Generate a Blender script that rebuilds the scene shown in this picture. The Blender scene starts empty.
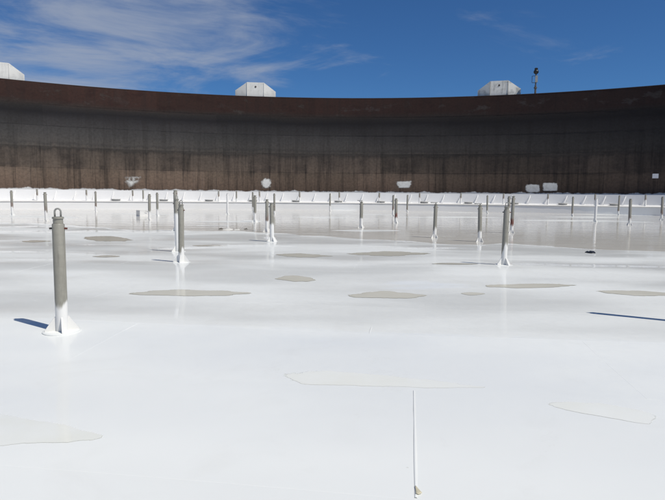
import bpy, math, random
from mathutils import Vector, Matrix, noise
R = math.radians
random.seed(7)
sc = bpy.context.scene
COL = sc.collection

# ---------------------------------------------------------------- camera, sky, sun, exposure
cd = bpy.data.cameras.new('camera')
cam = bpy.data.objects.new('camera', cd); COL.objects.link(cam)
cd.sensor_width = 36.0; cd.lens = 36.0 * 557 / 665; cd.clip_end = 3000; cd.clip_start = 0.05
cam.matrix_world = Matrix.Translation((0, 0, 1.5)) @ Matrix.Rotation(R(90 - 5.54), 4, 'X') @ Matrix.Rotation(R(0.52), 4, 'Z')
sc.camera = cam
SUN_AZ, SUN_EL = R(123.5), R(54.0)          # azimuth clockwise from +Y
world = bpy.data.worlds.new('World'); sc.world = world; world.use_nodes = True
SKY_STRENGTH = 0.072
sd = bpy.data.lights.new('sun', 'SUN'); sd.energy = 4.15; sd.angle = R(0.53); sd.color = (1.0, 0.945, 0.845)
sun = bpy.data.objects.new('sun', sd); COL.objects.link(sun)
sdir = Vector((math.sin(SUN_AZ) * math.cos(SUN_EL), math.cos(SUN_AZ) * math.cos(SUN_EL), math.sin(SUN_EL)))
sun.rotation_euler = sdir.to_track_quat('Z', 'Y').to_euler(); sun.location = (20, -12, 40)
vs = sc.view_settings
vs.view_transform = 'Standard'; vs.look = 'None'; vs.gamma = 1; vs.exposure = -0.10; vs.use_curve_mapping = False
sc.cycles.max_bounces = 8

CY = 3.6            # tank centre is at (0, CY)
R_DECK, R_DAM, R_WALL = 56.0, 58.9, 60.0
Z_TOP = 12.36

# ---------------------------------------------------------------- node helpers
class NT:
    def __init__(s, tree): s.t = tree; s.n = tree.nodes; s.l = tree.links
    def new(s, typ, inp=None, **kw):
        n = s.n.new(typ)
        for k, v in kw.items(): setattr(n, k, v)
        for k, v in (inp or {}).items():
            if hasattr(v, 'is_linked') or hasattr(v, 'node'): s.l.new(v, n.inputs[k])
            else: n.inputs[k].default_value = v
        return n
    def math(s, op, a, b=0.0, c=0.0, clamp=False):
        n = s.new('ShaderNodeMath', {0: a, 1: b, 2: c}, operation=op); n.use_clamp = clamp; return n.outputs[0]
    def mix(s, f, a, b, blend='MIX'):
        n = s.n.new('ShaderNodeMix'); n.data_type = 'RGBA'; n.blend_type = blend
        for i, v in ((0, f), (6, a), (7, b)):
            if hasattr(v, 'node'): s.l.new(v, n.inputs[i])
            else: n.inputs[i].default_value = v if i == 0 else (*v[:3], 1)
        return n.outputs[2]
    def noise(s, vec, scale, detail=4, rough=0.55, dist=0.0, dims='3D'):
        n = s.new('ShaderNodeTexNoise', {'Scale': scale, 'Detail': detail, 'Roughness': rough, 'Distortion': dist}, noise_dimensions=dims)
        s.l.new(vec, n.inputs['Vector']); return n.outputs['Fac']
    def ramp(s, f, a, b, ya=0.0, yb=1.0, smooth=True):
        n = s.new('ShaderNodeMapRange', {'Value': f, 'From Min': a, 'From Max': b, 'To Min': ya, 'To Max': yb})
        n.interpolation_type = 'SMOOTHSTEP' if smooth else 'LINEAR'; return n.outputs[0]
    def xyz(s, v): n = s.new('ShaderNodeSeparateXYZ', {0: v}); return n.outputs
    def comb(s, x, y, z): return s.new('ShaderNodeCombineXYZ', {0: x, 1: y, 2: z}).outputs[0]

def material(name):
    m = bpy.data.materials.new(name); m.use_nodes = True
    t = NT(m.node_tree); b = m.node_tree.nodes['Principled BSDF']
    return m, t, b
def setin(t, b, **kw):
    names = dict(color='Base Color', rough='Roughness', metal='Metallic', ior='IOR', normal='Normal')
    for k, v in kw.items():
        i = b.inputs[names[k]]
        if hasattr(v, 'node'): t.l.new(v, i)
        elif k == 'color': i.default_value = (*v, 1)
        else: i.default_value = v

# ---------------------------------------------------------------- sky
w = NT(world.node_tree); bg = world.node_tree.nodes['Background']
sky = w.new('ShaderNodeTexSky', sky_type='NISHITA', sun_disc=False, sun_elevation=SUN_EL, sun_rotation=SUN_AZ,
            altitude=1200, air_density=1.0, dust_density=0.25, ozone_density=3.0)
skyc = w.mix(1.0, sky.outputs[0], (0.44, 0.79, 1.16), 'MULTIPLY')
tc = w.new('ShaderNodeTexCoord').outputs['Generated']
dx, dy, dz = w.xyz(tc)[:]
zz = w.math('ADD', w.math('MAXIMUM', dz, 0.0), 0.06)
px = w.math('DIVIDE', dx, zz); py = w.math('DIVIDE', dy, zz)
ca, sa = math.cos(R(-28)), math.sin(R(-28))
qx = w.math('ADD', w.math('MULTIPLY', px, ca), w.math('MULTIPLY', py, -sa))
qy = w.math('ADD', w.math('MULTIPLY', px, sa), w.math('MULTIPLY', py, ca))
fine = w.noise(w.comb(w.math('MULTIPLY', qx, 0.80), w.math('MULTIPLY', qy, 0.95), 3.7), 1.20, 7, 0.60, 0.8)
fibre = w.noise(w.comb(w.math('MULTIPLY', qx, 1.0), w.math('MULTIPLY', qy, 2.4), 9.1), 2.4, 6, 0.62, 1.5)
big = w.noise(w.comb(px, py, 1.3), 0.42, 3, 0.5, 0.3)
side = w.ramp(w.math('DIVIDE', dx, w.math('ADD', w.math('ABSOLUTE', dy), 0.2)), -0.34, 0.14, 1.0, 0.0)
dens = w.math('ADD', w.math('ADD', w.math('MULTIPLY', fine, 0.90), w.math('MULTIPLY', fibre, 0.10)), w.math('MULTIPLY', big, 0.30))
dens = w.math('ADD', dens, w.math('MULTIPLY', side, 0.25))
cl = w.math('MULTIPLY', w.ramp(dens, 0.77, 1.07), 0.72)
skyc = w.mix(cl, skyc, (5.4, 6.0, 7.2))
w.l.new(skyc, bg.inputs['Color']); bg.inputs['Strength'].default_value = SKY_STRENGTH

# ---------------------------------------------------------------- materials
def white_paint(name, base=(0.80, 0.81, 0.80), dirt=0.25, rough=0.2, ior=1.32, bump=0.0, beige=0.0):
    m, t, b = material(name)
    pos = t.new('ShaderNodeNewGeometry').outputs['Position']
    n1 = t.noise(pos, 0.45, 5, 0.6); n2 = t.noise(pos, 3.2, 6, 0.65)
    d = t.math('MULTIPLY', t.math('ADD', t.ramp(n1, 0.48, 0.75, 0, 0.6), t.ramp(n2, 0.55, 0.8, 0, 0.4)), dirt)
    col = t.mix(d, base, (0.52, 0.50, 0.44))
    setin(t, b, color=col, rough=t.ramp(n2, 0.3, 0.75, rough * 0.8, rough * 1.45), ior=ior)
    if bump:
        # plate buckling and brush relief
        x, y, z = t.xyz(pos)[:]
        v2 = t.comb(t.math('MULTIPLY', x, 0.5), y, z)
        hgt = t.math('ADD', t.noise(v2, 0.9, 2, 0.4), t.math('MULTIPLY', t.noise(pos, 26, 3, 0.5), 0.012))
        bn = t.new('ShaderNodeBump', {'Strength': 1.0, 'Distance': bump, 'Height': hgt})
        setin(t, b, normal=bn.outputs[0])
    return m
def deck_mat():
    m, t, b = material('deck_paint')
    pos = t.new('ShaderNodeNewGeometry').outputs['Position']
    x, y, z = t.xyz(pos)[:]
    flat = t.comb(x, y, 0.0)
    broad = t.noise(flat, 0.28, 4, 0.55, 0.5); mid = t.noise(flat, 1.3, 6, 0.6, 0.8); fine = t.noise(flat, 9.0, 6, 0.7)
    f = t.math('ADD', t.math('MULTIPLY', t.ramp(broad, 0.42, 0.70), 0.10), t.math('MULTIPLY', t.ramp(mid, 0.52, 0.74), 0.13))
    col = t.mix(f, (0.800, 0.818, 0.792), (0.60, 0.595, 0.545))
    # faint drying marks: thin closed tide lines, and scattered specks of grit
    tide = t.math('MULTIPLY', t.ramp(t.math('ABSOLUTE', t.math('SUBTRACT', mid, 0.585)), 0.0, 0.006, 1.0, 0.0), t.ramp(broad, 0.48, 0.60))
    col = t.mix(t.math('MULTIPLY', tide, 0.10), col, (0.45, 0.43, 0.37))
    spk = t.new('ShaderNodeTexVoronoi', {'Scale': 3.1}); t.l.new(flat, spk.inputs['Vector'])
    sp = t.math('MULTIPLY', t.ramp(spk.outputs['Distance'], 0.010, 0.030, 1.0, 0.0), t.ramp(t.noise(flat, 0.9, 2), 0.52, 0.60))
    col = t.mix(t.math('MULTIPLY', sp, 0.35), col, (0.30, 0.27, 0.22))
    setin(t, b, color=col, rough=t.ramp(fine, 0.3, 0.7, 0.34, 0.46), ior=1.30)
    v2 = t.comb(t.math('MULTIPLY', x, 0.45), y, 0.0)
    hgt = t.math('ADD', t.noise(v2, 0.85, 2, 0.4), t.math('MULTIPLY', t.noise(flat, 30, 3, 0.5), 0.010))
    bn = t.new('ShaderNodeBump', {'Strength': 1.0, 'Distance': 0.012, 'Height': hgt})
    setin(t, b, normal=bn.outputs[0])
    t.l.new(bn.outputs[0], b.inputs['Coat Normal'])
    t.l.new(t.ramp(t.noise(v2, 0.35, 3, 0.5), 0.38, 0.60, 0.14, 0.66), b.inputs['Coat Weight'])
    b.inputs['Coat IOR'].default_value = 1.45; b.inputs['Coat Roughness'].default_value = 0.045
    b.inputs['Specular IOR Level'].default_value = 0.2
    return m
M_DECK = deck_mat()
M_WHITE = white_paint('white_paint', (0.80, 0.80, 0.78), 0.30, 0.35, 1.4)
M_DAM = white_paint('dam_paint', (0.82, 0.82, 0.81), 0.15, 0.4, 1.4)

def water_mat():
    m, t, b = material('standing_water')
    pos = t.new('ShaderNodeNewGeometry').outputs['Position']
    x, y, z = t.xyz(pos)[:]
    v = t.comb(t.math('MULTIPLY', x, 0.30), y, 0.0)
    n1 = t.noise(v, 0.22, 5, 0.6, 0.6); n2 = t.noise(v, 1.1, 6, 0.65, 0.4)
    f = t.math('ADD', t.math('MULTIPLY', n1, 0.65), t.math('MULTIPLY', n2, 0.35))
    col = t.mix(t.ramp(f, 0.42, 0.70), (0.59, 0.575, 0.53), (0.69, 0.68, 0.635))
    wv = t.math('ADD', t.noise(v, 1.6, 2, 0.5), t.math('MULTIPLY', t.noise(pos, 6.0, 3, 0.55), 0.22))
    bn = t.new('ShaderNodeBump', {'Strength': 1.0, 'Distance': 0.010, 'Height': wv})
    setin(t, b, color=col, rough=0.06, ior=1.095, normal=bn.outputs[0])
    return m
M_WATER = water_mat()
def puddle_mat():
    m, t, b = material('puddle_water')
    pos = t.new('ShaderNodeNewGeometry').outputs['Position']
    at = t.new('ShaderNodeAttribute', attribute_name='edge', attribute_type='GEOMETRY').outputs['Fac']
    n = t.noise(pos, 2.5, 5, 0.6); tone = t.new('ShaderNodeAttribute', attribute_name='sediment', attribute_type='OBJECT').outputs['Fac']
    silt = t.mix(n, (0.72, 0.705, 0.625), (0.62, 0.605, 0.525))
    col = t.mix(tone, t.mix(t.ramp(t.noise(pos, 1.1, 4, 0.6), 0.35, 0.65), (0.795, 0.812, 0.778), (0.765, 0.775, 0.715)), silt)
    edge = t.math('ADD', at, t.math('MULTIPLY', t.math('SUBTRACT', t.noise(pos, 7.0, 5, 0.65), 0.5), 0.9))
    ringf = t.math('MULTIPLY', t.ramp(edge, 0.25, 0.6), t.ramp(edge, 0.85, 0.6))
    col = t.mix(t.math('MULTIPLY', t.math('MULTIPLY', ringf, tone), 0.16), col, (0.42, 0.40, 0.34))
    t.l.new(t.ramp(edge, 0.60, 0.73, 1.0, 0.0), b.inputs['Alpha'])
    setin(t, b, color=col, rough=0.07, ior=1.24)
    return m
M_PUDDLE = puddle_mat()

def shell_mat():
    m, t, b = material('stained_shell_steel')
    pos = t.new('ShaderNodeNewGeometry').outputs['Position']
    x, y, z = t.xyz(pos)[:]
    ang = t.math('MULTIPLY', t.math('ARCTAN2', x, t.math('SUBTRACT', y, CY)), R_WALL)     # metres round the shell
    sv = t.comb(ang, z, 0.0)
    soft = t.noise(t.comb(t.math('MULTIPLY', ang, 0.14), t.math('MULTIPLY', z, 0.7), 0.0), 1.0, 5, 0.6)
    streak = t.noise(t.comb(t.math('MULTIPLY', ang, 1.5), t.math('MULTIPLY', z, 0.07), 0.0), 1.0, 5, 0.7)
    zz = t.math('ADD', z, t.math('MULTIPLY', t.math('ADD', t.math('MULTIPLY', t.math('SUBTRACT', soft, 0.5), 0.9), t.math('MULTIPLY', t.math('MULTIPLY', t.math('SUBTRACT', streak, 0.5), t.ramp(z, 8.5, 6.0, 0.25, 1.0)), 1.1)), 1.0))
    wide = t.noise(t.comb(t.math('MULTIPLY', ang, 0.36), t.math('MULTIPLY', z, 0.10), 4.0), 1.0, 4, 0.6)
    blot = t.noise(t.comb(t.math('MULTIPLY', ang, 0.5), t.math('MULTIPLY', z, 0.9), 2.0), 1.0, 7, 0.68)
    grain = t.noise(sv, 4.0, 6, 0.7)
    # bands of staining by height: brown film low, grey wax, black oil line, bare rust above
    cr = t.new('ShaderNodeValToRGB', {0: t.math('DIVIDE', zz, 12.6)}); e = cr.color_ramp; e.interpolation = 'LINEAR'
    stops = [(1.4, (.200, .138, .100)), (3.6, (.190, .140, .104)), (4.3, (.150, .116, .090)), (5.6, (.120, .097, .079)), (5.95, (.060, .052, .046)), (6.25, (.084, .076, .067)), (6.5, (.062, .058, .054)), (6.75, (.078, .073, .067)),
             (7.6, (.060, .058, .056)), (8.9, (.038, .036, .037)), (9.6, (.016, .015, .017)), (10.05, (.027, .024, .023)),
             (10.3, (.040, .030, .026)), (10.75, (.046, .023, .018)), (12.4, (.050, .024, .018))]
    while len(e.elements) < len(stops): e.elements.new(0.5)
    for el, (h, c) in zip(e.elements, stops): el.position = h / 12.6; el.color = (*c, 1)
    col = cr.outputs[0]
    # wax tiles and run-down streaks on the lower half
    low = t.ramp(z, 6.2, 5.2)
    midtile = t.math('MULTIPLY', t.ramp(zz, 3.9, 4.3), t.ramp(zz, 5.9, 5.5))
    tile = t.math('MULTIPLY', midtile, t.ramp(wide, 0.42, 0.54))
    col = t.mix(t.math('MULTIPLY', tile, t.ramp(blot, 0.35, 0.6, 0.2, 0.62)), col, (0.040, 0.034, 0.031))
    col = t.mix(t.math('MULTIPLY', t.math('MULTIPLY', t.ramp(streak, 0.50, 0.68), low), 0.42), col, (0.038, 0.031, 0.027))
    col = t.mix(t.math('MULTIPLY', t.math('MULTIPLY', t.ramp(streak, 0.46, 0.36), t.ramp(z, 8.0, 4.0)), 0.30), col, (0.15, 0.125, 0.105))
    col = t.mix(t.ramp(streak, 0.45, 0.65, 0.0, 0.30), col, (0.020, 0.017, 0.016))
    # rust blotches and grey scuffs on the top course
    up = t.ramp(z, 10.2, 10.6)
    col = t.mix(t.math('MULTIPLY', t.math('MULTIPLY', t.ramp(blot, 0.57, 0.68), up), 0.55), col, (0.080, 0.070, 0.062))
    col = t.mix(t.math('MULTIPLY', t.ramp(blot, 0.48, 0.34), t.math('MULTIPLY', up, 0.6)), col, (0.030, 0.013, 0.011))
    lines = t.noise(t.comb(t.math('MULTIPLY', ang, 3.4), t.math('MULTIPLY', z, 0.05), 7.0), 1.0, 3, 0.75)
    col = t.mix(t.math('MULTIPLY', t.math('MULTIPLY', t.ramp(lines, 0.55, 0.66), t.ramp(z, 8.6, 5.6)), t.ramp(blot, 0.30, 0.62, 0.15, 0.60)), col, (0.020, 0.017, 0.016))
    col = t.mix(t.ramp(blot, 0.52, 0.72, 0.0, 0.18), col, (0.026, 0.021, 0.019))
    # extra shade painted into the colour of the shell's right-hand sector
    right_shade = t.math('ADD', ang, t.math('MULTIPLY', t.math('SUBTRACT', t.noise(t.comb(t.math('MULTIPLY', ang, 0.10), t.math('MULTIPLY', z, 0.22), 31.0), 1.0, 4, 0.6), 0.5), 34.0))
    col = t.mix(t.ramp(right_shade, -22.0, 36.0, 0.0, 0.58), col, (0.012, 0.010, 0.011))
    scuff = t.math('MULTIPLY', t.ramp(t.noise(t.comb(t.math('MULTIPLY', ang, 0.42), t.math('MULTIPLY', z, 0.75), 12.0), 1.0, 6, 0.62), 0.58, 0.66), t.math('MULTIPLY', t.ramp(z, 10.4, 10.9), t.ramp(ang, -8.0, 6.0, 0.35, 1.0)))
    col = t.mix(t.math('MULTIPLY', scuff, 0.32), col, (0.085, 0.082, 0.080))
    col = t.mix(t.ramp(grain, 0.35, 0.7, 0.0, 0.34), col, (0.016, 0.014, 0.013))
    rnd = t.new('ShaderNodeObjectInfo').outputs['Random']
    col = t.mix(1.0, col, t.new('ShaderNodeCombineColor', {0: t.ramp(rnd, 0, 1, .86, 1.10, False), 1: t.ramp(rnd, 0, 1, .86, 1.08, False), 2: t.ramp(rnd, 0, 1, .86, 1.08, False)}).outputs[0], 'MULTIPLY')
    # white overspray just above the roof rim
    over = t.ramp(t.math('SUBTRACT', z, t.math('MULTIPLY', t.noise(t.comb(t.math('MULTIPLY', ang, 0.55), 0.0, 0.0), 1.0, 5, 0.65), 0.9)), 1.62, 1.48)
    col = t.mix(over, col, (0.78, 0.78, 0.76))
    bn = t.new('ShaderNodeBump', {'Strength': 0.5, 'Distance': 0.01, 'Height': grain})
    setin(t, b, color=col, rough=t.ramp(grain, 0.3, 0.7, 0.5, 0.75), normal=bn.outputs[0]); b.inputs['Specular IOR Level'].default_value = 0.15
    return m
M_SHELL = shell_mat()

def leg_mat():
    m, t, b = material('leg_pipe')
    tcn = t.new('ShaderNodeTexCoord').outputs['Object']
    x, y, z = t.xyz(tcn)[:]
    ph = t.new('ShaderNodeAttribute', attribute_name='paint_height', attribute_type='OBJECT').outputs['Fac']
    rnd = t.new('ShaderNodeObjectInfo').outputs['Random']
    vec = t.comb(t.math('ADD', x, t.math('MULTIPLY', rnd, 40)), y, t.math('MULTIPLY', z, 0.25))
    n = t.noise(vec, 9.0, 3, 0.5)
    f = t.math('ADD', ph, t.math('MULTIPLY', t.math('SUBTRACT', n, 0.5), 0.62))
    paint = t.ramp(t.math('SUBTRACT', f, z), -0.05, 0.06)
    g = t.noise(tcn, 14, 6, 0.7); g2 = t.noise(t.comb(t.math('MULTIPLY', x, 30), t.math('MULTIPLY', y, 30), t.math('MULTIPLY', z, 2.0)), 1, 4, 0.6)
    bare = t.mix(g, (0.22, 0.212, 0.18), (0.37, 0.36, 0.31))
    bare = t.mix(t.ramp(g2, 0.5, 0.75, 0, 0.5), bare, (0.14, 0.133, 0.115))
    rust = t.new('ShaderNodeAttribute', attribute_name='rust', attribute_type='OBJECT').outputs['Fac']
    rb = t.math('MULTIPLY', t.math('MULTIPLY', t.ramp(t.math('SUBTRACT', z, f), 0.34, 0.10), t.ramp(g2, 0.30, 0.5)), rust)
    bare = t.mix(rb, bare, (0.17, 0.055, 0.04))
    col = t.mix(paint, bare, (0.80, 0.80, 0.78))
    setin(t, b, color=col, rough=t.ramp(paint, 0, 1, 0.42, 0.32))
    return m
M_LEG = leg_mat()
def plain(name, c, rough=0.5, metal=0.0, var=0.25, scale=6.0):
    m, t, b = material(name)
    n = t.noise(t.new('ShaderNodeTexCoord').outputs['Object'], scale, 5, 0.65)
    dark = tuple(v * (1 - var) for v in c); light = tuple(min(1, v * (1 + var)) for v in c)
    setin(t, b, color=t.mix(n, dark, light), rough=rough, metal=metal)
    return m
M_STEEL = plain('grey_steel', (0.30, 0.30, 0.28), 0.45)
M_PIN = plain('rusty_red_pin', (0.13, 0.045, 0.032), 0.6)
M_DARKPIN = plain('dark_pin', (0.06, 0.05, 0.045), 0.6)
M_BLACK = plain('black_rubber', (0.012, 0.012, 0.013), 0.45)
M_SEAL = plain('seal_fabric', (0.10, 0.10, 0.10), 0.7)
M_HATCH = plain('weathered_hatch', (0.46, 0.46, 0.44), 0.5)
M_RIMBAR = plain('grey_edge_angle', (0.44, 0.44, 0.43), 0.5)
M_GREYBOX = plain('light_grey_box', (0.36, 0.36, 0.34), 0.45)
def shield_mat():
    m, t, b = material('weathered_white_sheet')
    oc = t.new('ShaderNodeTexCoord').outputs['Object']; wr = t.new('ShaderNodeAttribute', attribute_name='wear', attribute_type='OBJECT').outputs['Fac']
    n = t.noise(oc, 1.8, 6, 0.7); x, y, z = t.xyz(oc)[:]
    st = t.noise(t.comb(t.math('MULTIPLY', x, 5), t.math('MULTIPLY', y, 5), t.math('MULTIPLY', z, .6)), 1, 4, .6)
    f = t.math('MULTIPLY', t.math('ADD', t.ramp(n, .45, .7), t.ramp(st, .52, .7, 0, .6)), wr, clamp=True)
    setin(t, b, color=t.mix(f, (0.70, 0.69, 0.65), (0.30, 0.30, 0.28)), rough=0.55)
    return m
M_SHIELD = shield_mat()
M_FRAME = plain('shield_frame', (0.40, 0.39, 0.36), 0.55)
def patch_mat():
    m, t, b = material('white_paint_patch')
    pos = t.new('ShaderNodeNewGeometry').outputs['Position']
    n = t.noise(pos, 2.2, 5, 0.65); n2 = t.noise(pos, 9.0, 5, 0.7)
    cv = t.new('ShaderNodeAttribute', attribute_name='cover', attribute_type='GEOMETRY').outputs['Fac']
    setin(t, b, color=t.mix(t.ramp(n, .4, .75, 0, .6), (0.74, 0.74, 0.71), (0.45, 0.44, 0.40)), rough=0.6)
    t.l.new(t.ramp(t.math('ADD', cv, t.math('MULTIPLY', t.math('SUBTRACT', n2, .5), 1.6)), -.35, 1.5), b.inputs['Alpha'])
    return m
M_PATCH = patch_mat()
M_PLATE = plain('white_tag_plate', (0.75, 0.76, 0.78), 0.4)
M_MASTPOLE = plain('mast_pole', (0.10, 0.09, 0.08), 0.5)

# ---------------------------------------------------------------- mesh helpers
class MB:
    def __init__(s): s.v = []; s.f = []
    def add(s, vs_, fs):
        o = len(s.v); s.v += [tuple(p) for p in vs_]; s.f += [tuple(i + o for i in f) for f in fs]; return s
    def box(s, c, d, rz=0.0):
        x, y, z = (k / 2 for k in d); cs, sn = math.cos(rz), math.sin(rz)
        P = []
        for k in (-1, 1):
            for a, b in ((-1, -1), (1, -1), (1, 1), (-1, 1)):
                X, Y = a * x, b * y; P.append((c[0] + X * cs - Y * sn, c[1] + X * sn + Y * cs, c[2] + k * z))
        return s.add(P, [(3, 2, 1, 0), (4, 5, 6, 7), (0, 1, 5, 4), (1, 2, 6, 5), (2, 3, 7, 6), (3, 0, 4, 7)])
    def lathe(s, prof, n=20, c=(0, 0), ph=0.0):
        P = [(c[0] + r * math.cos(2 * math.pi * i / n + ph), c[1] + r * math.sin(2 * math.pi * i / n + ph), z) for r, z in prof for i in range(n)]
        F = [(k * n + i, k * n + (i + 1) % n, (k + 1) * n + (i + 1) % n, (k + 1) * n + i) for k in range(len(prof) - 1) for i in range(n)]
        F.append(tuple(range(n - 1, -1, -1))); F.append(tuple((len(prof) - 1) * n + i for i in range(n)))
        return s.add(P, F)
    def prism(s, pts, off):
        """polygon of 3-D points extruded by a vector"""
        n = len(pts); off = Vector(off)
        P = [Vector(p) - off / 2 for p in pts] + [Vector(p) + off / 2 for p in pts]
        return s.add(P, [tuple(range(n - 1, -1, -1)), tuple(range(n, 2 * n))] + [(i, (i + 1) % n, n + (i + 1) % n, n + i) for i in range(n)])
    def tube(s, pts, r, n=8):
        pts = [Vector(p) for p in pts]; P = []
        up = Vector((0.13, 0.31, 0.94))
        for i, p in enumerate(pts):
            d = (pts[min(i + 1, len(pts) - 1)] - pts[max(i - 1, 0)]).normalized()
            a = d.cross(up).normalized(); b = d.cross(a)
            P += [p + (a * math.cos(2 * math.pi * k / n) + b * math.sin(2 * math.pi * k / n)) * r for k in range(n)]
        F = [(i * n + k, i * n + (k + 1) % n, (i + 1) * n + (k + 1) % n, (i + 1) * n + k) for i in range(len(pts) - 1) for k in range(n)]
        F += [tuple(range(n - 1, -1, -1)), tuple((len(pts) - 1) * n + k for k in range(n))]
        return s.add(P, F)
    def mesh(s, name, mat, smooth=False):
        me = bpy.data.meshes.new(name); me.from_pydata(s.v, [], s.f); me.update()
        me.materials.append(mat)
        if smooth == 'auto':
            me.polygons.foreach_set('use_smooth', [len(p.vertices) == 4 for p in me.polygons])
            me.set_sharp_from_angle(angle=R(40))
        elif smooth: me.polygons.foreach_set('use_smooth', [True] * len(me.polygons))
        return me
    def build(s, name, mat, parent=None, smooth=False):
        return link(name, s.mesh(name, mat, smooth), parent)
def link(name, me, parent=None):
    o = bpy.data.objects.new(name, me); COL.objects.link(o)
    if parent: o.parent = parent
    return o
def empty(name, loc, rz=0.0):
    o = bpy.data.objects.new(name, None); COL.objects.link(o); o.location = loc; o.rotation_euler = (0, 0, rz); return o
def tag(o, label=None, cat=None, group=None, kind=None):
    if label: o['label'] = label
    if cat: o['category'] = cat
    if group: o['group'] = group
    if kind: o['kind'] = kind
    return o
def pol(r, az, z=0.0):
    """azimuth in degrees clockwise from +Y about the tank centre"""
    return Vector((r * math.sin(R(az)), CY + r * math.cos(R(az)), z))

# ---------------------------------------------------------------- the deck
VH = Vector((0.1374, 0.9905)); UH = Vector((0.9905, -0.1374))     # directions of the plate rows
V0 = 2.695                                                        # near edge of the first plate row
EDGE = [(-60, 31), (-18.6, 28.6), (-14.9, 28.3), (-11, 25.4), (-8.8, 24.2), (-6.4, 23.3), (-3.9, 23.3), (-2.5, 22.3), (-.1, 20.4), (2.3, 18.8), (3.5, 18.3), (4.8, 18.1),
        (6.4, 17.7), (7.4, 16.6), (8.3, 15.8), (8.9, 14.4), (10, 13.4), (14, 12.5), (60, 11)]
def edge_y(x):
    for (a, b), (c, d) in zip(EDGE, EDGE[1:]):
        if x <= c: return b + (d - b) * (x - a) / (c - a)
    return EDGE[-1][1]
def sstep(a, b, x):
    t = min(1, max(0, (x - a) / (b - a)))
    return t * t * (3 - 2 * t)
def deck_z(x, y):
    v = x * VH.x + y * VH.y; u = x * UH.x + y * UH.y
    s = y - edge_y(x) + 1.0 * noise.noise(Vector((x * 0.55, y * 0.3, 5))) + 0.5 * noise.noise(Vector((x * 1.3, y * 0.6, 9)))
    wet = sstep(-0.9, 0.9, s)
    z = 0.013 - 0.029 * wet; calm = 0.15 + 0.85 * sstep(-0.3, -4.0, s)
    z += wet * 0.034 * noise.noise(Vector((x * 0.16, y * 0.33, 40.5)))
    z += calm * 0.075 * noise.noise(Vector((x * 0.10 + 3.1, y * 0.27, 0.5)))
    z += calm * 0.030 * noise.noise(Vector((x * 0.17, y * 0.62, 8.5)))
    z += calm * 0.028 * noise.noise(Vector((x * 0.42 + 7, y * 0.55, 14.5)))
    r_ = (v - V0) / 1.614; k_ = math.floor(r_); f_ = r_ - k_
    kn = lambda k: noise.noise(Vector((u * 0.16 + k * 1.9, k * 3.71, 21.3)))
    z += calm * 0.036 * (kn(k_) * (1 - f_) + kn(k_ + 1) * f_)
    rv = 5.95 + 0.25 * noise.noise(Vector((u * 0.22, 0, 2)))
    z += 0.036 * math.exp(-((v - rv) / (0.62 if v > rv else 1.2)) ** 2)
    z += 0.014 * math.exp(-((v - 12.3) / 1.0) ** 2) * (1 - wet)
    return z
def deck_n(x, y, e=0.05):
    return Vector((deck_z(x - e, y) - deck_z(x + e, y), deck_z(x, y - e) - deck_z(x, y + e), 2 * e)).normalized()
CELL = 1.614 / 4
NU = 48; UMAX = NU * CELL; ROW0, ROW1 = -4, 11
def uv(u, v): return (u * UH.x + v * VH.x, u * UH.y + v * VH.y)
# outer sheet, the region beyond the plates one can tell apart
mb = MB(); idx = {}; N = 146; cv = V0 / CELL
nrm = []
def vert(i, j):
    if (i, j) not in idx:
        x, y = uv(i * CELL, V0 + j * CELL); idx[i, j] = len(mb.v); mb.v.append((x, y, deck_z(x, y))); nrm.append(deck_n(x, y))
    return idx[i, j]
for i in range(-N, N):
    for j in range(-N - 6, N + 10):
        if -NU <= i < NU and ROW0 * 4 <= j < ROW1 * 4: continue
        x, y = uv((i + .5) * CELL, V0 + (j + .5) * CELL)
        if math.hypot(x, y - CY) > 57.6: continue
        mb.f.append((vert(i, j), vert(i + 1, j), vert(i + 1, j + 1), vert(i, j + 1)))
deck = mb.build('floating_deck', M_DECK, smooth=True)
deck.data.normals_split_custom_set_from_vertices(nrm)
tag(deck, kind='structure')
seam_u = {0: 0.06, 1: 1.78, 2: -0.41, 3: 0.24, 4: 2.5, 5: -1.12, 6: 1.0, 7: -2.1, 8: 0.6, 9: 2.2, 10: -0.3, -1: 1.1, -2: -1.6, -3: 0.5, -4: 2.0}
PW = 4.84
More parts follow.
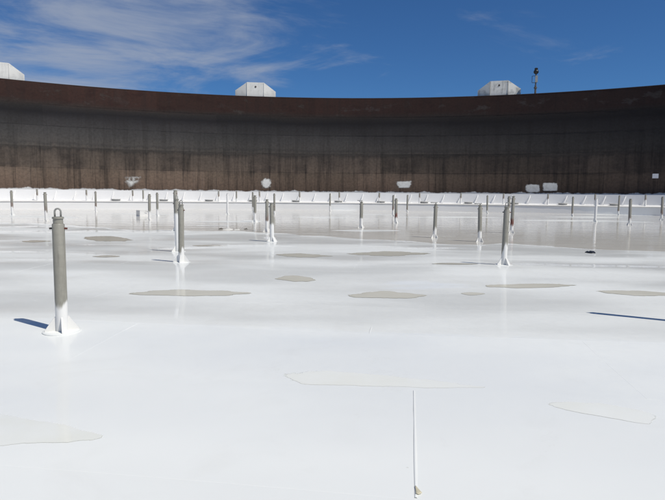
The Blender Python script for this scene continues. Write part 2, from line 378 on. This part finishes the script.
for row in range(ROW0, ROW1):
    v0 = V0 + row * 1.614
    cuts = [-UMAX] + [c for c in (seam_u[row] + PW * k for k in range(-6, 7)) if -UMAX + .3 < c < UMAX - .3] + [UMAX]
    for a, b in zip(cuts, cuts[1:]):
        n = max(2, round((b - a) / CELL)); nv = 4
        P, Nn, F = [], [], []
        for j in range(nv + 1):
            for i in range(n + 1):
                uu, vv = a + (b - a) * i / n, v0 + 1.614 * j / nv
                x, y = uv(uu, vv); P.append((x, y, deck_z(x, y)))
                Nn.append(deck_n(*uv(uu, min(max(vv, v0 + .12), v0 + 1.494)), e=.08))
        F = [(j * (n + 1) + i, j * (n + 1) + i + 1, (j + 1) * (n + 1) + i + 1, (j + 1) * (n + 1) + i) for j in range(nv) for i in range(n)]
        ring = [i for i in range(n + 1)] + [j * (n + 1) + n for j in range(1, nv + 1)] + [nv * (n + 1) + i for i in range(n - 1, -1, -1)] + [j * (n + 1) for j in range(nv - 1, 0, -1)]
        o = len(P)
        for r_ in ring: P.append((P[r_][0], P[r_][1], P[r_][2] - 0.012)); Nn.append(Nn[r_])
        L = len(ring)
        F += [(ring[k], o + k, o + (k + 1) % L, ring[(k + 1) % L]) for k in range(L)]
        p = MB().add(P, F).build('deck_plate', M_DECK, deck, smooth=True)
        p.data.normals_split_custom_set_from_vertices(Nn)
        # fillet weld along the near edge and the right-hand end of the plate
        if v0 < 14 and abs((a + b) / 2) < 16 and v0 > -1:
            bead = MB()
            def strip(u0, w0, u1, w1, half, hi, m):
                for k in range(m):
                    q = []
                    for tt in (k / m, (k + 1) / m):
                        uu, ww = u0 + (u1 - u0) * tt, w0 + (w1 - w0) * tt
                        for sgn, h in ((-1, -.002), (-.35, hi), (.35, hi), (1, -.002)):
                            jit = half * (1 + .25 * noise.noise(Vector((uu * 9, ww * 9, 1))))
                            x, y = uv(uu + (sgn * jit if w0 != w1 else 0), ww + (sgn * jit if w0 == w1 else 0))
                            q.append((x, y, deck_z(x, y) + h))
                    bead.add(q, [(s_, s_ + 4, s_ + 5, s_ + 1) if w0 == w1 else (s_, s_ + 1, s_ + 5, s_ + 4) for s_ in range(3)])
            if abs(b - UMAX) > .1: strip(b, v0 + .012, b, v0 + 1.602, *((.011, .0042) if row == 0 and abs(b) < 1 else (.008, .0006)), 12)
            if row in (0, 2, 3): strip(a, v0, b, v0, .007, .0004, 24)
            if bead.v: bead.build('weld_seam', M_DECK, p, smooth=False)

# standing water on the low far part of the deck: a level sheet, the shore is where the deck rises through it
mb = MB(); cols = [-57 + .6 * i for i in range(191)]; rows = 70; kk = []
for x in cols:
    yn = edge_y(x) - 1.6; yf = CY + math.sqrt(max(0.5, 57.0 ** 2 - x * x))
    for j in range(rows + 1):
        t = (j / rows) ** 1.4; mb.v.append((x, yn + (yf - yn) * t, 0.0))
mb.f = [(i * (rows + 1) + j, (i + 1) * (rows + 1) + j, (i + 1) * (rows + 1) + j + 1, i * (rows + 1) + j + 1) for i in range(len(cols) - 1) for j in range(rows)]
tag(mb.build('standing_water', M_WATER, smooth=True), kind='structure')

# separate puddles, thin films lying in shallow dips
PUD = [([(-0.44, 4.63), (-0.01, 4.7), (0.58, 4.56), (0.89, 4.46), (1.3, 4.30), (0.86, 4.29), (0.23, 4.35), (-0.25, 4.41)], .14),
 ([(-2.5, 3.75), (-1.77, 3.53), (-1.42, 3.38), (-1.45, 3.30), (-1.76, 3.25), (-2.3, 3.22)], .04),
 ([(1.62, 3.99), (1.97, 3.96), (2.25, 3.74), (2.13, 3.58), (1.86, 3.73), (1.64, 3.87)], .06),
 ([(-3.18, 8.46), (-2.45, 8.78), (-1.29, 8.56), (-1.69, 8.28), (-2.75, 8.30)], .85),
 ([(0.19, 8.34), (0.78, 8.9), (1.44, 8.6), (1.17, 8.32)], .9),
 ([(-1.05, 9.95), (-0.7, 10.35), (-0.29, 9.87), (-0.56, 9.62)], 1.0),
 ([(-8.62, 19.11), (-7.98, 19.91), (-6.58, 18.33), (-7.44, 17.65)], 1.0),
 ([(-1.43, 13.78), (-0.83, 14.19), (-0.04, 13.67), (-0.78, 13.28)], 1.0),
 ([(0.38, 14.32), (1.41, 14.9), (2.44, 14.34), (1.43, 13.79)], 1.0),
 ([(2.55, 9.37), (3.46, 9.63), (4.19, 9.4), (3.3, 9.2)], 1.0),
 ([(4.23, 8.86), (4.95, 8.85), (5.48, 8.55), (4.72, 8.44)], .9),
 ([(-9.64, 17.11), (-9.5, 17.71), (-8.77, 17.4), (-9.02, 16.81)], 1.0),
 ([(-5.64, 12.99), (-5.45, 13.44), (-5.0, 13.15), (-5.27, 12.81)], .8),
 ([(2.03, 8.74), (2.22, 8.85), (2.42, 8.72), (2.15, 8.55)], .8),
 ([(2.15, 12.1), (2.6, 12.35), (3.25, 12.2), (2.7, 11.95)], .9),
 ([(-4.3, 16.9), (-3.6, 17.2), (-3.2, 16.8), (-3.8, 16.5)], .9)]
for poly, sed in PUD:
    cx = sum(p[0] for p in poly) / len(poly); cy = sum(p[1] for p in poly) / len(poly)
    n = len(poly); ring = []
    for i in range(n):                                   # closed Catmull-Rom outline with a wandering edge
        p0, p1, p2, p3 = (Vector(poly[(i + k) % n]) for k in (-1, 0, 1, 2))
        for s_ in range(10):
            t = s_ / 10
            q = .5 * ((2 * p1) + (p2 - p0) * t + (2 * p0 - 5 * p1 + 4 * p2 - p3) * t * t + (3 * p1 - p0 - 3 * p2 + p3) * t ** 3)
            ring.append(q)
    mb = MB(); ed = []; M_ = len(ring)
    for lev, e in ((0.0, 0), (.45, .05), (.75, .2), (.92, .6), (1.06, 1.0)):
        for q in ring:
            d = q - Vector((cx, cy)); wob = 1 + .22 * noise.noise(Vector((q.x * 3.1, q.y * 5.0, 3))) + .05 * noise.noise(Vector((q.x * 11, q.y * 13, 6)))
            x, y = cx + d.x * lev * wob, cy + d.y * lev * wob
            mb.v.append((x, y, deck_z(x, y) + (0.0016 if cy < 6 else 0.004))); ed.append(e)
    mb.f = [(k * M_ + i, k * M_ + (i + 1) % M_, (k + 1) * M_ + (i + 1) % M_, (k + 1) * M_ + i) for k in range(4) for i in range(M_)]
    mb.f = [f[::-1] for f in mb.f]
    o = mb.build('puddle', M_PUDDLE, smooth=True)
    if o.data.polygons[M_ * 2].normal.z < 0: o.data.flip_normals()
    at = o.data.attributes.new('edge', 'FLOAT', 'POINT'); at.data.foreach_set('value', ed)
    o['sediment'] = float(sed); tag(o, kind='structure')

# ---------------------------------------------------------------- tank shell
def arc_block(r0, r1, a0, a1, z0, z1, n):
    P, F = [], []
    for k in range(n + 1):
        az = a0 + (a1 - a0) * k / n
        P += [pol(r0, az, z0), pol(r0, az, z1), pol(r1, az, z1), pol(r1, az, z0)]
    for k in range(n):
        o = 4 * k
        for s_ in range(4): F.append((o + s_, o + (s_ + 1) % 4, o + 4 + (s_ + 1) % 4, o + 4 + s_))
    F += [(3, 2, 1, 0), tuple(4 * n + s_ for s_ in range(4))]
    return P, F
shell = empty('tank_shell', (0, CY, 0))
tag(shell, 'tall curved steel tank wall, rusty on top and oil-stained dark grey and brown below', 'wall')
inv = Matrix.Translation((0, -CY, 0))
def part(mbx, name, mat, parent, smooth=False):
    """mesh given in world coordinates, parented to a thing that stands at the tank centre"""
    mbx.v = [(x, y - CY, z) for x, y, z in mbx.v]
    return mbx.build(name, mat, parent, smooth)
COURSES = [-0.4, 2.05, 4.12, 6.18, 8.25, 10.32, Z_TOP]; NPL = 44
for c in range(6):
    z0, z1 = COURSES[c], COURSES[c + 1]; off = (0, 2.7, 5.1, 1.6, 4.0, 6.2)[c]
    for k in range(NPL):
        a0 = off + k * 360 / NPL; dr = random.choice((0, .004, .008)) + (c % 2) * .004
        P, F = arc_block(R_WALL + dr, R_WALL + .035 + .002 * c, a0, a0 + 360 / NPL, z0, z1, 8)
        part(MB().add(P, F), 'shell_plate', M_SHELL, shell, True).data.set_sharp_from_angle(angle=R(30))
for z in COURSES[1:-1]:
    P, F = arc_block(R_WALL - .003, R_WALL + .01, 0, 360, z - .014, z + .014, 176)
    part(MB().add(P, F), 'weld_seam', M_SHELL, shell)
P, F = arc_block(R_WALL - .002, R_WALL + .14, 0, 360, Z_TOP, Z_TOP + .045, 176)
part(MB().add(P, F), 'curb_angle', plain('rusty_curb', (.045, .028, .022), .7), shell)
# white paint patches on the shell
def patch(az, z, wid, hei, shape, seed):
    mbp = MB(); nx, nz = 40, 28; rr = R_WALL - .006; cov = []
    def cover(sx, sz):
        sx *= 1.35; sz *= 1.35
        q = noise.noise(Vector((sx * 2.2 + seed, sz * 2.2, seed))) * .20 + noise.noise(Vector((sx * 6 + seed, sz * 6, seed))) * .12
        if shape == 'trapezoid': return 6 * min(.98 - .28 * max(0, -sz) - abs(sx) + q * .3, sz + .92 + q * .3, .80 + .12 * sx - sz + q * .4)
        if shape == 'ragged':
            d = min(.80 - .75 * max(0, -sz) - abs(sx + .25 * max(0, -sz) - .1 * sz), .72 - sz, sz + 1.0) + q
            for hx, hw in ((-.55, .15), (-.12, .10), (.48, .19)): d = min(d, max(abs(sx - hx) - hw, abs(sz - .36) - .20) * 1.6 + .12 + q * .5)
            return 2.6 * d
        if shape == 'block': return 8 * (.94 + q * .5 - (abs(sx + .06 * sz) ** 5 + abs(sz) ** 5) ** .2)
        return 4.0 * (.92 + q * 1.2 - (abs(sx) ** 3 + abs(sz) ** 3) ** (1 / 3))
    for j in range(nz + 1):
        for i in range(nx + 1):
            sx, sz = 2 * i / nx - 1, 2 * j / nz - 1
            mbp.v.append(tuple(pol(rr, az + math.degrees(sx * 1.35 * wid / 2 / R_WALL), z + sz * 1.35 * hei / 2))); cov.append(cover(sx, sz))
    mbp.f = [(j * (nx + 1) + i, j * (nx + 1) + i + 1, (j + 1) * (nx + 1) + i + 1, (j + 1) * (nx + 1) + i) for j in range(nz) for i in range(nx)
             if max(cov[j * (nx + 1) + i], cov[j * (nx + 1) + i + 1], cov[(j + 1) * (nx + 1) + i], cov[(j + 1) * (nx + 1) + i + 1]) > -.3]
    o = part(mbp, 'paint_patch', M_PATCH, shell)
    at = o.data.attributes.new('cover', 'FLOAT', 'POINT'); at.data.foreach_set('value', cov)
    return o
tag(patch(-20.85, 2.85, 1.75, 1.35, 'ragged', 1.0), 'ragged splash of white paint')
tag(patch(-7.2, 2.85, 1.25, 1.2, 'blob', 5.0), 'rounded white paint patch')
tag(patch(7.64, 2.88, 1.72, .92, 'trapezoid', 9.0), 'white paint patch with slanting sides')
tag(patch(20.75, 2.50, 1.55, .92, 'block', 14.0), 'left of two white paint patches')
tag(patch(22.40, 2.66, 1.60, .95, 'block', 22.0), 'right of two white paint patches')
pl = MB(); c_ = pol(R_WALL - .03, 31.55, 3.72); pl.box((0, 0, 0), (.52, .03, .44)); pl.v = [(x, y, z) for x, y, z in pl.v]
o = pl.build('tag_plate', M_PLATE, shell); o.location = (c_.x, c_.y - CY, c_.z); o.rotation_euler = (R(2), 0, -R(31.55)); tag(o, 'small white rectangular plate')

# ---------------------------------------------------------------- pontoon ring, seal and foam dam
pont = empty('pontoon_ring', (0, CY, 0)); tag(pont, kind='structure')
def ring_band(prof, n=240):
    P = [tuple(pol(r, 360 * k / n, z)) for k in range(n) for r, z in prof]; m = len(prof)
    F = [(k * m + i, ((k + 1) % n) * m + i, ((k + 1) % n) * m + i + 1, k * m + i + 1) for k in range(n) for i in range(m - 1)]
    return MB().add(P, F)
for k in range(44):       # rim plates between the pontoon bulkheads
    P, F = arc_block(R_DECK + (k % 2) * .006, R_DECK + .05, k * 360 / 44, (k + 1) * 360 / 44, -.2, .70, 6)
    part(MB().add(P, F), 'rim_plate', M_DAM, pont, True).data.set_sharp_from_angle(angle=R(30))
part(ring_band([(R_DECK + .02, .725), (R_DECK + 1.4, .80), (R_DAM + .1, .90)]), 'pontoon_top', M_DAM, pont, True)
P, F = arc_block(R_DECK - .035, R_DECK + .04, 0, 360, .70, .745, 240)
part(MB().add(P, F), 'edge_angle', M_RIMBAR, pont)
for k in range(-9, 10):   # manhole covers on the pontoon
    az = 23.7 + 4.62 * k - 4.62
    o = MB().lathe([(.42, 0), (.42, .10), (.50, .10), (.50, .14), (.47, .155)], 18).build('manhole_cover', M_HATCH, pont, 'auto')
    p = pol(57.9, az, .85); o.location = (p.x, p.y - CY, p.z)
tag(part(ring_band([(R_DAM + .1, 1.1), (R_DAM + .55, 1.35), (R_WALL - .01, 1.25)]), 'rim_seal', M_SEAL, None, True), kind='structure').location = (0, CY, 0)
dam = empty('foam_dam', (0, CY, .9)); tag(dam, 'long low white plate ring standing along the foot of the tank wall', 'dam')
def dpart(mbx, name, mat, smooth=False):
    mbx.v = [(x, y - CY, z - .9) for x, y, z in mbx.v]; return mbx.build(name, mat, dam, smooth)
for k in range(60):
    P, F = arc_block(R_DAM + (k % 2) * .006, R_DAM + .03, k * 6, (k + 1) * 6, .88, 1.87 + random.uniform(-.015, .015), 5)
    dpart(MB().add(P, F), 'dam_plate', M_DAM, True).data.set_sharp_from_angle(angle=R(30))
braces = [-40 + 1.73 * k for k in range(47)]
for az in braces:
    a = pol(R_DAM - .50, az - .22, .86); b_ = pol(R_DAM - .02, az + .04, 1.78); c_ = pol(R_DAM - .02, az + .04, 1.62); d_ = pol(R_DAM - .34, az - .22, .86)
    tv = pol(1, az + 90) - Vector((0, CY, 0))
    mbx = MB().prism([a, b_, c_, d_], tv * .05)
    mbx.box(tuple((a + d_) / 2 + Vector((0, 0, .02))), (.30, .34, .03), -R(az))
    dpart(mbx, 'brace', M_DAM)

# ---------------------------------------------------------------- roof support legs
def make_leg(x, y, z, h, label, style='ring', paint=.35, rad=.07, rz=0.15, lean=0.0, rust=0.0, seg=20, group='roof support legs', base=True, name='roof_leg', dark=0):
    if z == 0: z = deck_z(x, y)
    root = empty(name, (x, y, z), rz); root.rotation_euler = (R(lean * .5), R(lean), rz)
    tag(root, label, 'leg', group)
    sl = h - .07 if style != 'stub' else h - .02
    p = MB().lathe([(rad, -.03), (rad, sl - .012), (rad - .006, sl), (rad * .80, sl)], seg).build('sleeve', M_LEG, root, 'auto')
    p['paint_height'] = float(paint); p['rust'] = float(rust)
    cp = MB().lathe([(rad * .80, sl - .01), (rad * .80, h - .018), (rad * .93, h - .018), (rad * .93, h), (rad * .7, h + .004)], seg).build('inner_pipe', M_LEG, root, 'auto')
    cp['paint_height'] = 9.0 if paint > 5 else -9.0; cp['rust'] = 0.0
    if style == 'ring':
        pts = [(-.030, 0, h), (-.031, 0, h + .05)] + [(-.031 * math.cos(t), 0, h + .055 + .034 * math.sin(t)) for t in [math.pi * k / 8 for k in range(9)]] + [(.031, 0, h + .05), (.030, 0, h)]
        MB().tube(pts, .0095, 8).build('lifting_eye', M_WHITE if paint > 5 else M_STEEL, cp, True)
    elif style == 'handle':
        MB().tube([(-.20, .02, h + .055), (.05, -.01, h + .06)], .016, 8).build('pin_handle', M_STEEL, cp, True)
        MB().tube([(0, 0, h - .01), (0, 0, h + .055)], .02, 8).build('handle_stem', M_STEEL, cp, True)
    if style != 'stub':
        for s_ in (-1, 1):
            MB().tube([(s_ * (rad - .01), 0, sl - .05), (s_ * (rad + .028), 0, sl - .052)], .011, 8).build('pin', M_PIN if s_ > 0 else M_DARKPIN, p, 'auto')
    if base:
        MB().lathe([(.20, -.02), (.196, .004), (.185, .008)], 28).build('base_plate', M_DECK, root, 'auto')
        for k in range(4):
            a = math.pi / 2 * k + .35; d = Vector((math.cos(a), math.sin(a), 0)); s_ = Vector((-d.y, d.x, 0))
            MB().prism([d * (rad - .01) + Vector((0, 0, .006)), d * .168 + Vector((0, 0, .006)), d * .168 + Vector((0, 0, .022)), d * (rad + .008) + Vector((0, 0, .16)), d * (rad - .01) + Vector((0, 0, .16))], s_ * .014).build('gusset', M_WHITE, root)
    return root
G = 'grey pipe legs standing on the deck'
LEGS = [
 (-2.91, 5.90, 1.23, 'nearest grey pipe leg with lifting eye on top, at far left of the deck', 'ring', .33, 0),
 (4.34, 6.57, 1.50, 'grey pipe leg just outside the right edge, casting the long shadow', 'ring', .33, 0),
 (-3.28, 12.01, 1.25, 'front leg of the cluster of three, second nearest in view, left of the middle', 'ring', .25, 0),
 (3.74, 12.08, 1.27, 'second nearest grey leg right of the middle, taller than its two left neighbours', 'ring', .38, 0),
 (-4.07, 14.6, 1.38, 'leg half hidden behind the front leg of the cluster of three', 'ring', .95, 0),
 (-6.39, 22.68, 1.66, 'rearmost and tallest leg of the cluster of three left of the middle', 'plain', .9, 0),
 (-22.01, 38.31, 1.68, 'leftmost of all the legs, thin, far off near the left edge', 'plain', .55, 0),
 (-15.62, 30.39, 1.60, 'tall leg behind the eye of the nearest leg, slightly to its left', 'plain', .62, 0),
 (-19.64, 46.26, 1.73, 'thin far leg standing alone between the nearest leg and the ragged paint splash', 'plain', .5, 0),
 (-10.75, 32.69, 1.55, 'left of the pair of legs beside the low hatch box', 'plain', .55, 0),
 (-12.22, 38.87, 1.63, 'right of the pair of legs beside the low hatch box', 'plain', .45, 0),
 (-8.15, 43.15, 1.62, 'all white leg with an eye on top, left of the middle', 'ring', 9, 0),
 (-7.18, 50.21, 1.79, 'far leg seen almost behind a nearer one below the left-centre white shield', 'plain', .4, 0),
 (-4.39, 31.40, 1.49, 'leg below the left-centre white shield, in front of a farther one', 'plain', .55, 0),
 (-2.74, 23.20, 1.35, 'middle leg of the group of three below the rounded paint patch', 'plain', .5, 0),
 (-2.00, 18.36, 1.27, 'front leg of the group of three below the rounded paint patch', 'plain', .55, 0),
 (-4.74, 45.31, 1.70, 'rearmost leg of the group of three below the rounded paint patch', 'plain', .3, 0),
 (-0.29, 55.89, 1.79, 'lone far leg at the very middle of the picture', 'plain', .5, 0),
 (1.36, 26.66, 1.26, 'leg with a cross pin on top standing in water just right of the middle', 'handle', .42, 0),
 (4.66, 43.15, 1.62, 'rear leg of the close pair left of the slant-sided paint patch', 'plain', .5, 0),
 (3.60, 31.74, 1.42, 'front leg of the close pair left of the slant-sided paint patch, rust stained', 'plain', .32, .9),
 (7.28, 54.79, 1.71, 'thin far leg right below the slant-sided paint patch', 'plain', .2, 0),
 (3.76, 20.52, 1.25, 'left one of two legs with cross pins right of the middle', 'handle', .34, 0),
 (4.99, 18.85, 1.25, 'right one of two legs with cross pins right of the middle', 'handle', .34, 0),
 (14.41, 52.16, 1.72, 'thin far leg below the left end of the right white shield', 'plain', .25, 0),
 (10.84, 34.38, 1.60, 'leg mostly hidden between the tall right-hand leg and its red stained neighbour', 'plain', .85, 0),
 (7.61, 23.68, 1.59, 'red stained leg just behind the second nearest leg right of the middle', 'plain', .36, 1.0),
 (20.19, 47.09, 1.64, 'thin far leg right of the two neighbouring paint patches', 'plain', .2, 0),
 (16.71, 35.52, 1.50, 'thick all white leg with an eye on top near the right edge', 'ring', 9, 0),
 (26.15, 51.17, 1.78, 'far leg right behind the thick white leg on its right', 'plain', .3, 0),
 (16.98, 31.88, 1.51, 'grey leg with white gussets in the water right of the thick white leg', 'plain', .32, .2),
 (23.54, 39.94, 1.67, 'rightmost leg, cut close by the right edge, below the small white plate', 'plain', .45, 0),
]
for i, (x, y, h, lab, st, pa, ru) in enumerate(LEGS):
    far = y > 25
    make_leg(x, y, 0, h, lab, st, pa, (.062 if y < 14 else .068) if not far else .08, random.uniform(-.3, .3) if i else .12, random.uniform(-1.1, 1.1) if i else 0, ru if ru else random.choice((0, 0, .25, .4)) * (i > 3), 20 if not far else 14, G)
for (az, r_, lab) in ((-19.9, 57.2, 'short post on the pontoon right of the ragged paint splash'), (-10.4, 57.2, 'short post on the pontoon right behind the all white leg left of the middle')):
    p = pol(r_, az, .80); make_leg(p.x, p.y, .80, 1.13, lab, 'stub', .3, .08, 0, 0, 0, 12, 'short posts along the pontoon ring', False, 'pontoon_post')
ring_lab = {-8: 'below the left-edge shield', -7: 'just behind the tall leg near the left edge', -6: 'left of the ragged paint splash', -5: 'right below the ragged paint splash', -4: 'above the cluster of three legs',
            -3: 'left of the all white leg left of the middle', -2: 'below the rounded paint patch', -1: 'half way between the rounded patch and the middle', 0: 'just right of the middle', 1: 'left of the slant-sided paint patch',
            2: 'just right of the slant-sided paint patch', 3: 'left of the right white shield', 4: 'behind the second nearest leg right of the middle', 5: 'below the right one of the two paint patches',
            6: 'behind the thick white leg', 7: 'below the small white plate'}
for k, lab in ring_lab.items():
    az = .7 + 4.32 * k; p = pol(57.6, az, .81)
    make_leg(p.x, p.y, .81, 1.10 + random.uniform(-.04, .04), 'short post beside the white dam, ' + lab, 'stub', .55, .085, 0, random.uniform(-1, 1), .3, 12, 'short posts along the pontoon ring', False, 'pontoon_post')

# ---------------------------------------------------------------- white shields on the shell top
def shield(az, label, lean):
    p = pol(R_WALL + .30, az, Z_TOP); root = empty('wind_shield', p, -R(az)); tag(root, label, 'shield', 'white sheet shields on the tank rim')
    W, T, HS, HT = 2.22, .92, .74, 1.60          # half width, half top width, side height, top height
    def yb(x): return max(0, abs(x) - T) * .30   # wings folded away from the tank
    def panel(pts, name):
        P = [Vector((x, yb(x), z)) for x, z in pts]
        return MB().prism(P, (0, .03, 0)).build(name, M_SHIELD, root)
    panel([(-T + .006, -.25), (T - .006, -.25), (T - .006, HT), (-T + .006, HT)], 'front_panel')
    for s_ in (-1, 1):
        pts = [(s_ * (T + .006), -.25), (s_ * W, -.25), (s_ * W, HS), (s_ * (T + .006), HT)]
        panel(pts if s_ > 0 else pts[::-1], 'wing_panel')
        e0 = Vector((s_ * W, yb(W), 0))
        MB().prism([e0 + Vector((0, 0, -.25)), e0 + Vector((0, .85, -.25)), e0 + Vector((0, .85, HS - .05)), e0 + Vector((0, 0, HS))], (.03, 0, 0)).build('end_panel', M_SHIELD, root)
        MB().box((s_ * T, -.035, HT / 2 - .13), (.07, .04, HT + .2)).build('stiffener', M_FRAME if az > 0 else M_SHIELD, root)
    MB().box((0, .42, -.2), (1.2, .8, .5)).box((0, .45, .4), (.5, .5, .9)).build('foam_chamber', M_STEEL, root)
    if abs(az) < 30:
        MB().lathe([(.10, 0), (.10, .03), (.07, .035)], 14).build('inspection_port', M_DARKPIN, root, 'auto')
        o = [c for c in root.children if c.name.startswith('inspection_port')][0]; o.rotation_euler = (R(90), 0, 0); o.location = (.0, -.012, 1.12)
    for c in root.children: c['wear'] = float(lean)
    return root
shield(-32.2, 'white angular sheet shield on the wall top, cut by the left edge', .25)
shield(-8.3, 'white sheet shield on the wall top left of the middle, dark port in it', .22)
shield(17.1, 'weathered white sheet shield on the wall top beside the mast', .75)

# ---------------------------------------------------------------- mast on the rim
p = pol(R_WALL + .25, 20.6, Z_TOP - .6); mast = empty('rim_mast', p, -R(20.6)); tag(mast, 'thin mast with dark round head and grey box on the wall top', 'mast')
MB().lathe([(.10, 0), (.10, 1.5), (.07, 1.5), (.07, 2.75)], 14).build('pole', M_MASTPOLE, mast, 'auto')
MB().lathe([(.09, 1.18), (.17, 1.20), (.17, 1.32), (.09, 1.34)], 14).build('collar', M_MASTPOLE, mast, 'auto')
MB().box((.07, -.10, 2.14), (.24, .22, .66)).build('equipment_box', M_GREYBOX, mast)
MB().tube([(-.08, 0, 1.80), (-.36, 0, 1.80), (-.38, 0, 1.83), (-.38, 0, 2.46), (-.36, 0, 2.49), (-.08, 0, 2.49)], .025, 8).build('bracket', M_DARKPIN, mast, True)
prof = [(.03, 2.62)] + [(.26 * math.sin(t), 2.90 - .24 * math.cos(t)) for t in [math.pi * k / 10 for k in range(1, 10)]]
MB().lathe(prof, 18).build('round_head', M_BLACK, mast, 'auto')
MB().lathe([(.12, 3.06), (.17, 3.12), (.17, 3.26), (.14, 3.29)], 14).build('cap', M_BLACK, mast, 'auto')

# ---------------------------------------------------------------- small things on the deck
hb = empty('deck_hatch', (-13.18, 38.9, deck_z(-13.18, 38.9)), .75); tag(hb, 'low white hatch box lying on the wet deck beside two legs', 'hatch')
MB().prism([(-.42, 0, 0), (.42, 0, 0), (.30, 0, .24), (-.42, 0, .38)], (0, .6, 0)).build('box', M_WHITE, hb)
MB().prism([(-.425, 0, .383), (.305, 0, .243), (.305, 0, .262), (-.425, 0, .402)], (0, .61, 0)).build('lid', M_WHITE, hb)
MB().tube([(-.05, -.36, .33), (-.05, -.40, .36), (.10, -.40, .33), (.10, -.36, .30)], .012, 6).build('handle', M_STEEL, hb, True)

def lump(name, loc, dims, seed, mat, label, cat, rz=0, group=None, n=16, m=9):
    mbx = MB()
    prof = [(max(.02, math.sin(math.pi * (k + .4) / (m + .8) * .5)) if False else math.cos(math.pi / 2 * k / m), math.sin(math.pi / 2 * k / m)) for k in range(m)]
    mbx.lathe([(max(r, .03), z) for r, z in prof], n)
    mbx.v = [(x * dims[0] * (1 + .35 * noise.noise(Vector((x * 1.8, y * 1.8, z + seed)))), y * dims[1] * (1 + .35 * noise.noise(Vector((x * 1.8, y * 1.8, z + seed + 4)))),
              z * dims[2] * (1 + .7 * noise.noise(Vector((x * 2.4 + seed, y * 2.4, 0))))) for x, y, z in mbx.v]
    o = mbx.build(name, mat, smooth=True); o.location = (loc[0], loc[1], deck_z(*loc) - .004); o.rotation_euler = (0, 0, rz)
    return tag(o, label, cat, group)
lump('rubber_scrap', (7.12, 15.3), (.13, .20, .05), 2.0, M_BLACK, 'black crumpled scrap lying at the water edge on the right', 'scrap', -.15)
M_CRUST = plain('pale_debris', (.62, .61, .57), .7); M_DARKDEB = plain('dark_debris', (.10, .09, .075), .8)
for i, (dx_, dy_, a, b, c, dark, lab) in enumerate([(-.45, .15, .16, .13, .07, 1, 'dark lump at the left end of the small debris pile in the water'), (-.12, .0, .30, .16, .07, 0, 'pale flake in the middle of the small debris pile in the water'),
        (.28, -.1, .22, .14, .05, 0, 'pale flake right of the middle of the small debris pile in the water'), (.62, .25, .12, .10, .06, 1, 'dark lump at the right end of the small debris pile in the water')]):
    lump('debris_lump', (-4.45 + dx_, 24.3 + dy_), (a, b, c), 3.3 + i * 2.1, M_DARKDEB if dark else M_CRUST, lab, 'debris', i * .7, 'debris lumps by the water edge', 12, 6)

# curled paint flake at the foot of the near weld seam
mbx = MB(); fx, fy = 0.445, 2.735
for k in range(7):
    t = k / 6; wd = .014 * (1 - t) + .002
    for sg in (-1, 0, 1): mbx.v.append((sg * wd + .012 * t, t * .075 - .03, .002 + .006 * abs(sg) * (1 - t) + .004 * t * t))
mbx.f = [(k * 3 + c, k * 3 + c + 1, k * 3 + c + 4, k * 3 + c + 3) for k in range(6) for c in range(2)]
o = mbx.build('paint_flake', plain('beige_flake', (.56, .52, .38), .6), smooth=True); o.location = (fx, fy, deck_z(fx, fy) + .003); o.rotation_euler = (0, 0, .25)
sol = o.modifiers.new('thickness', 'SOLIDIFY'); sol.thickness = .002
tag(o, 'small beige curled paint flake at the foot of the near centre seam', 'paint flake')
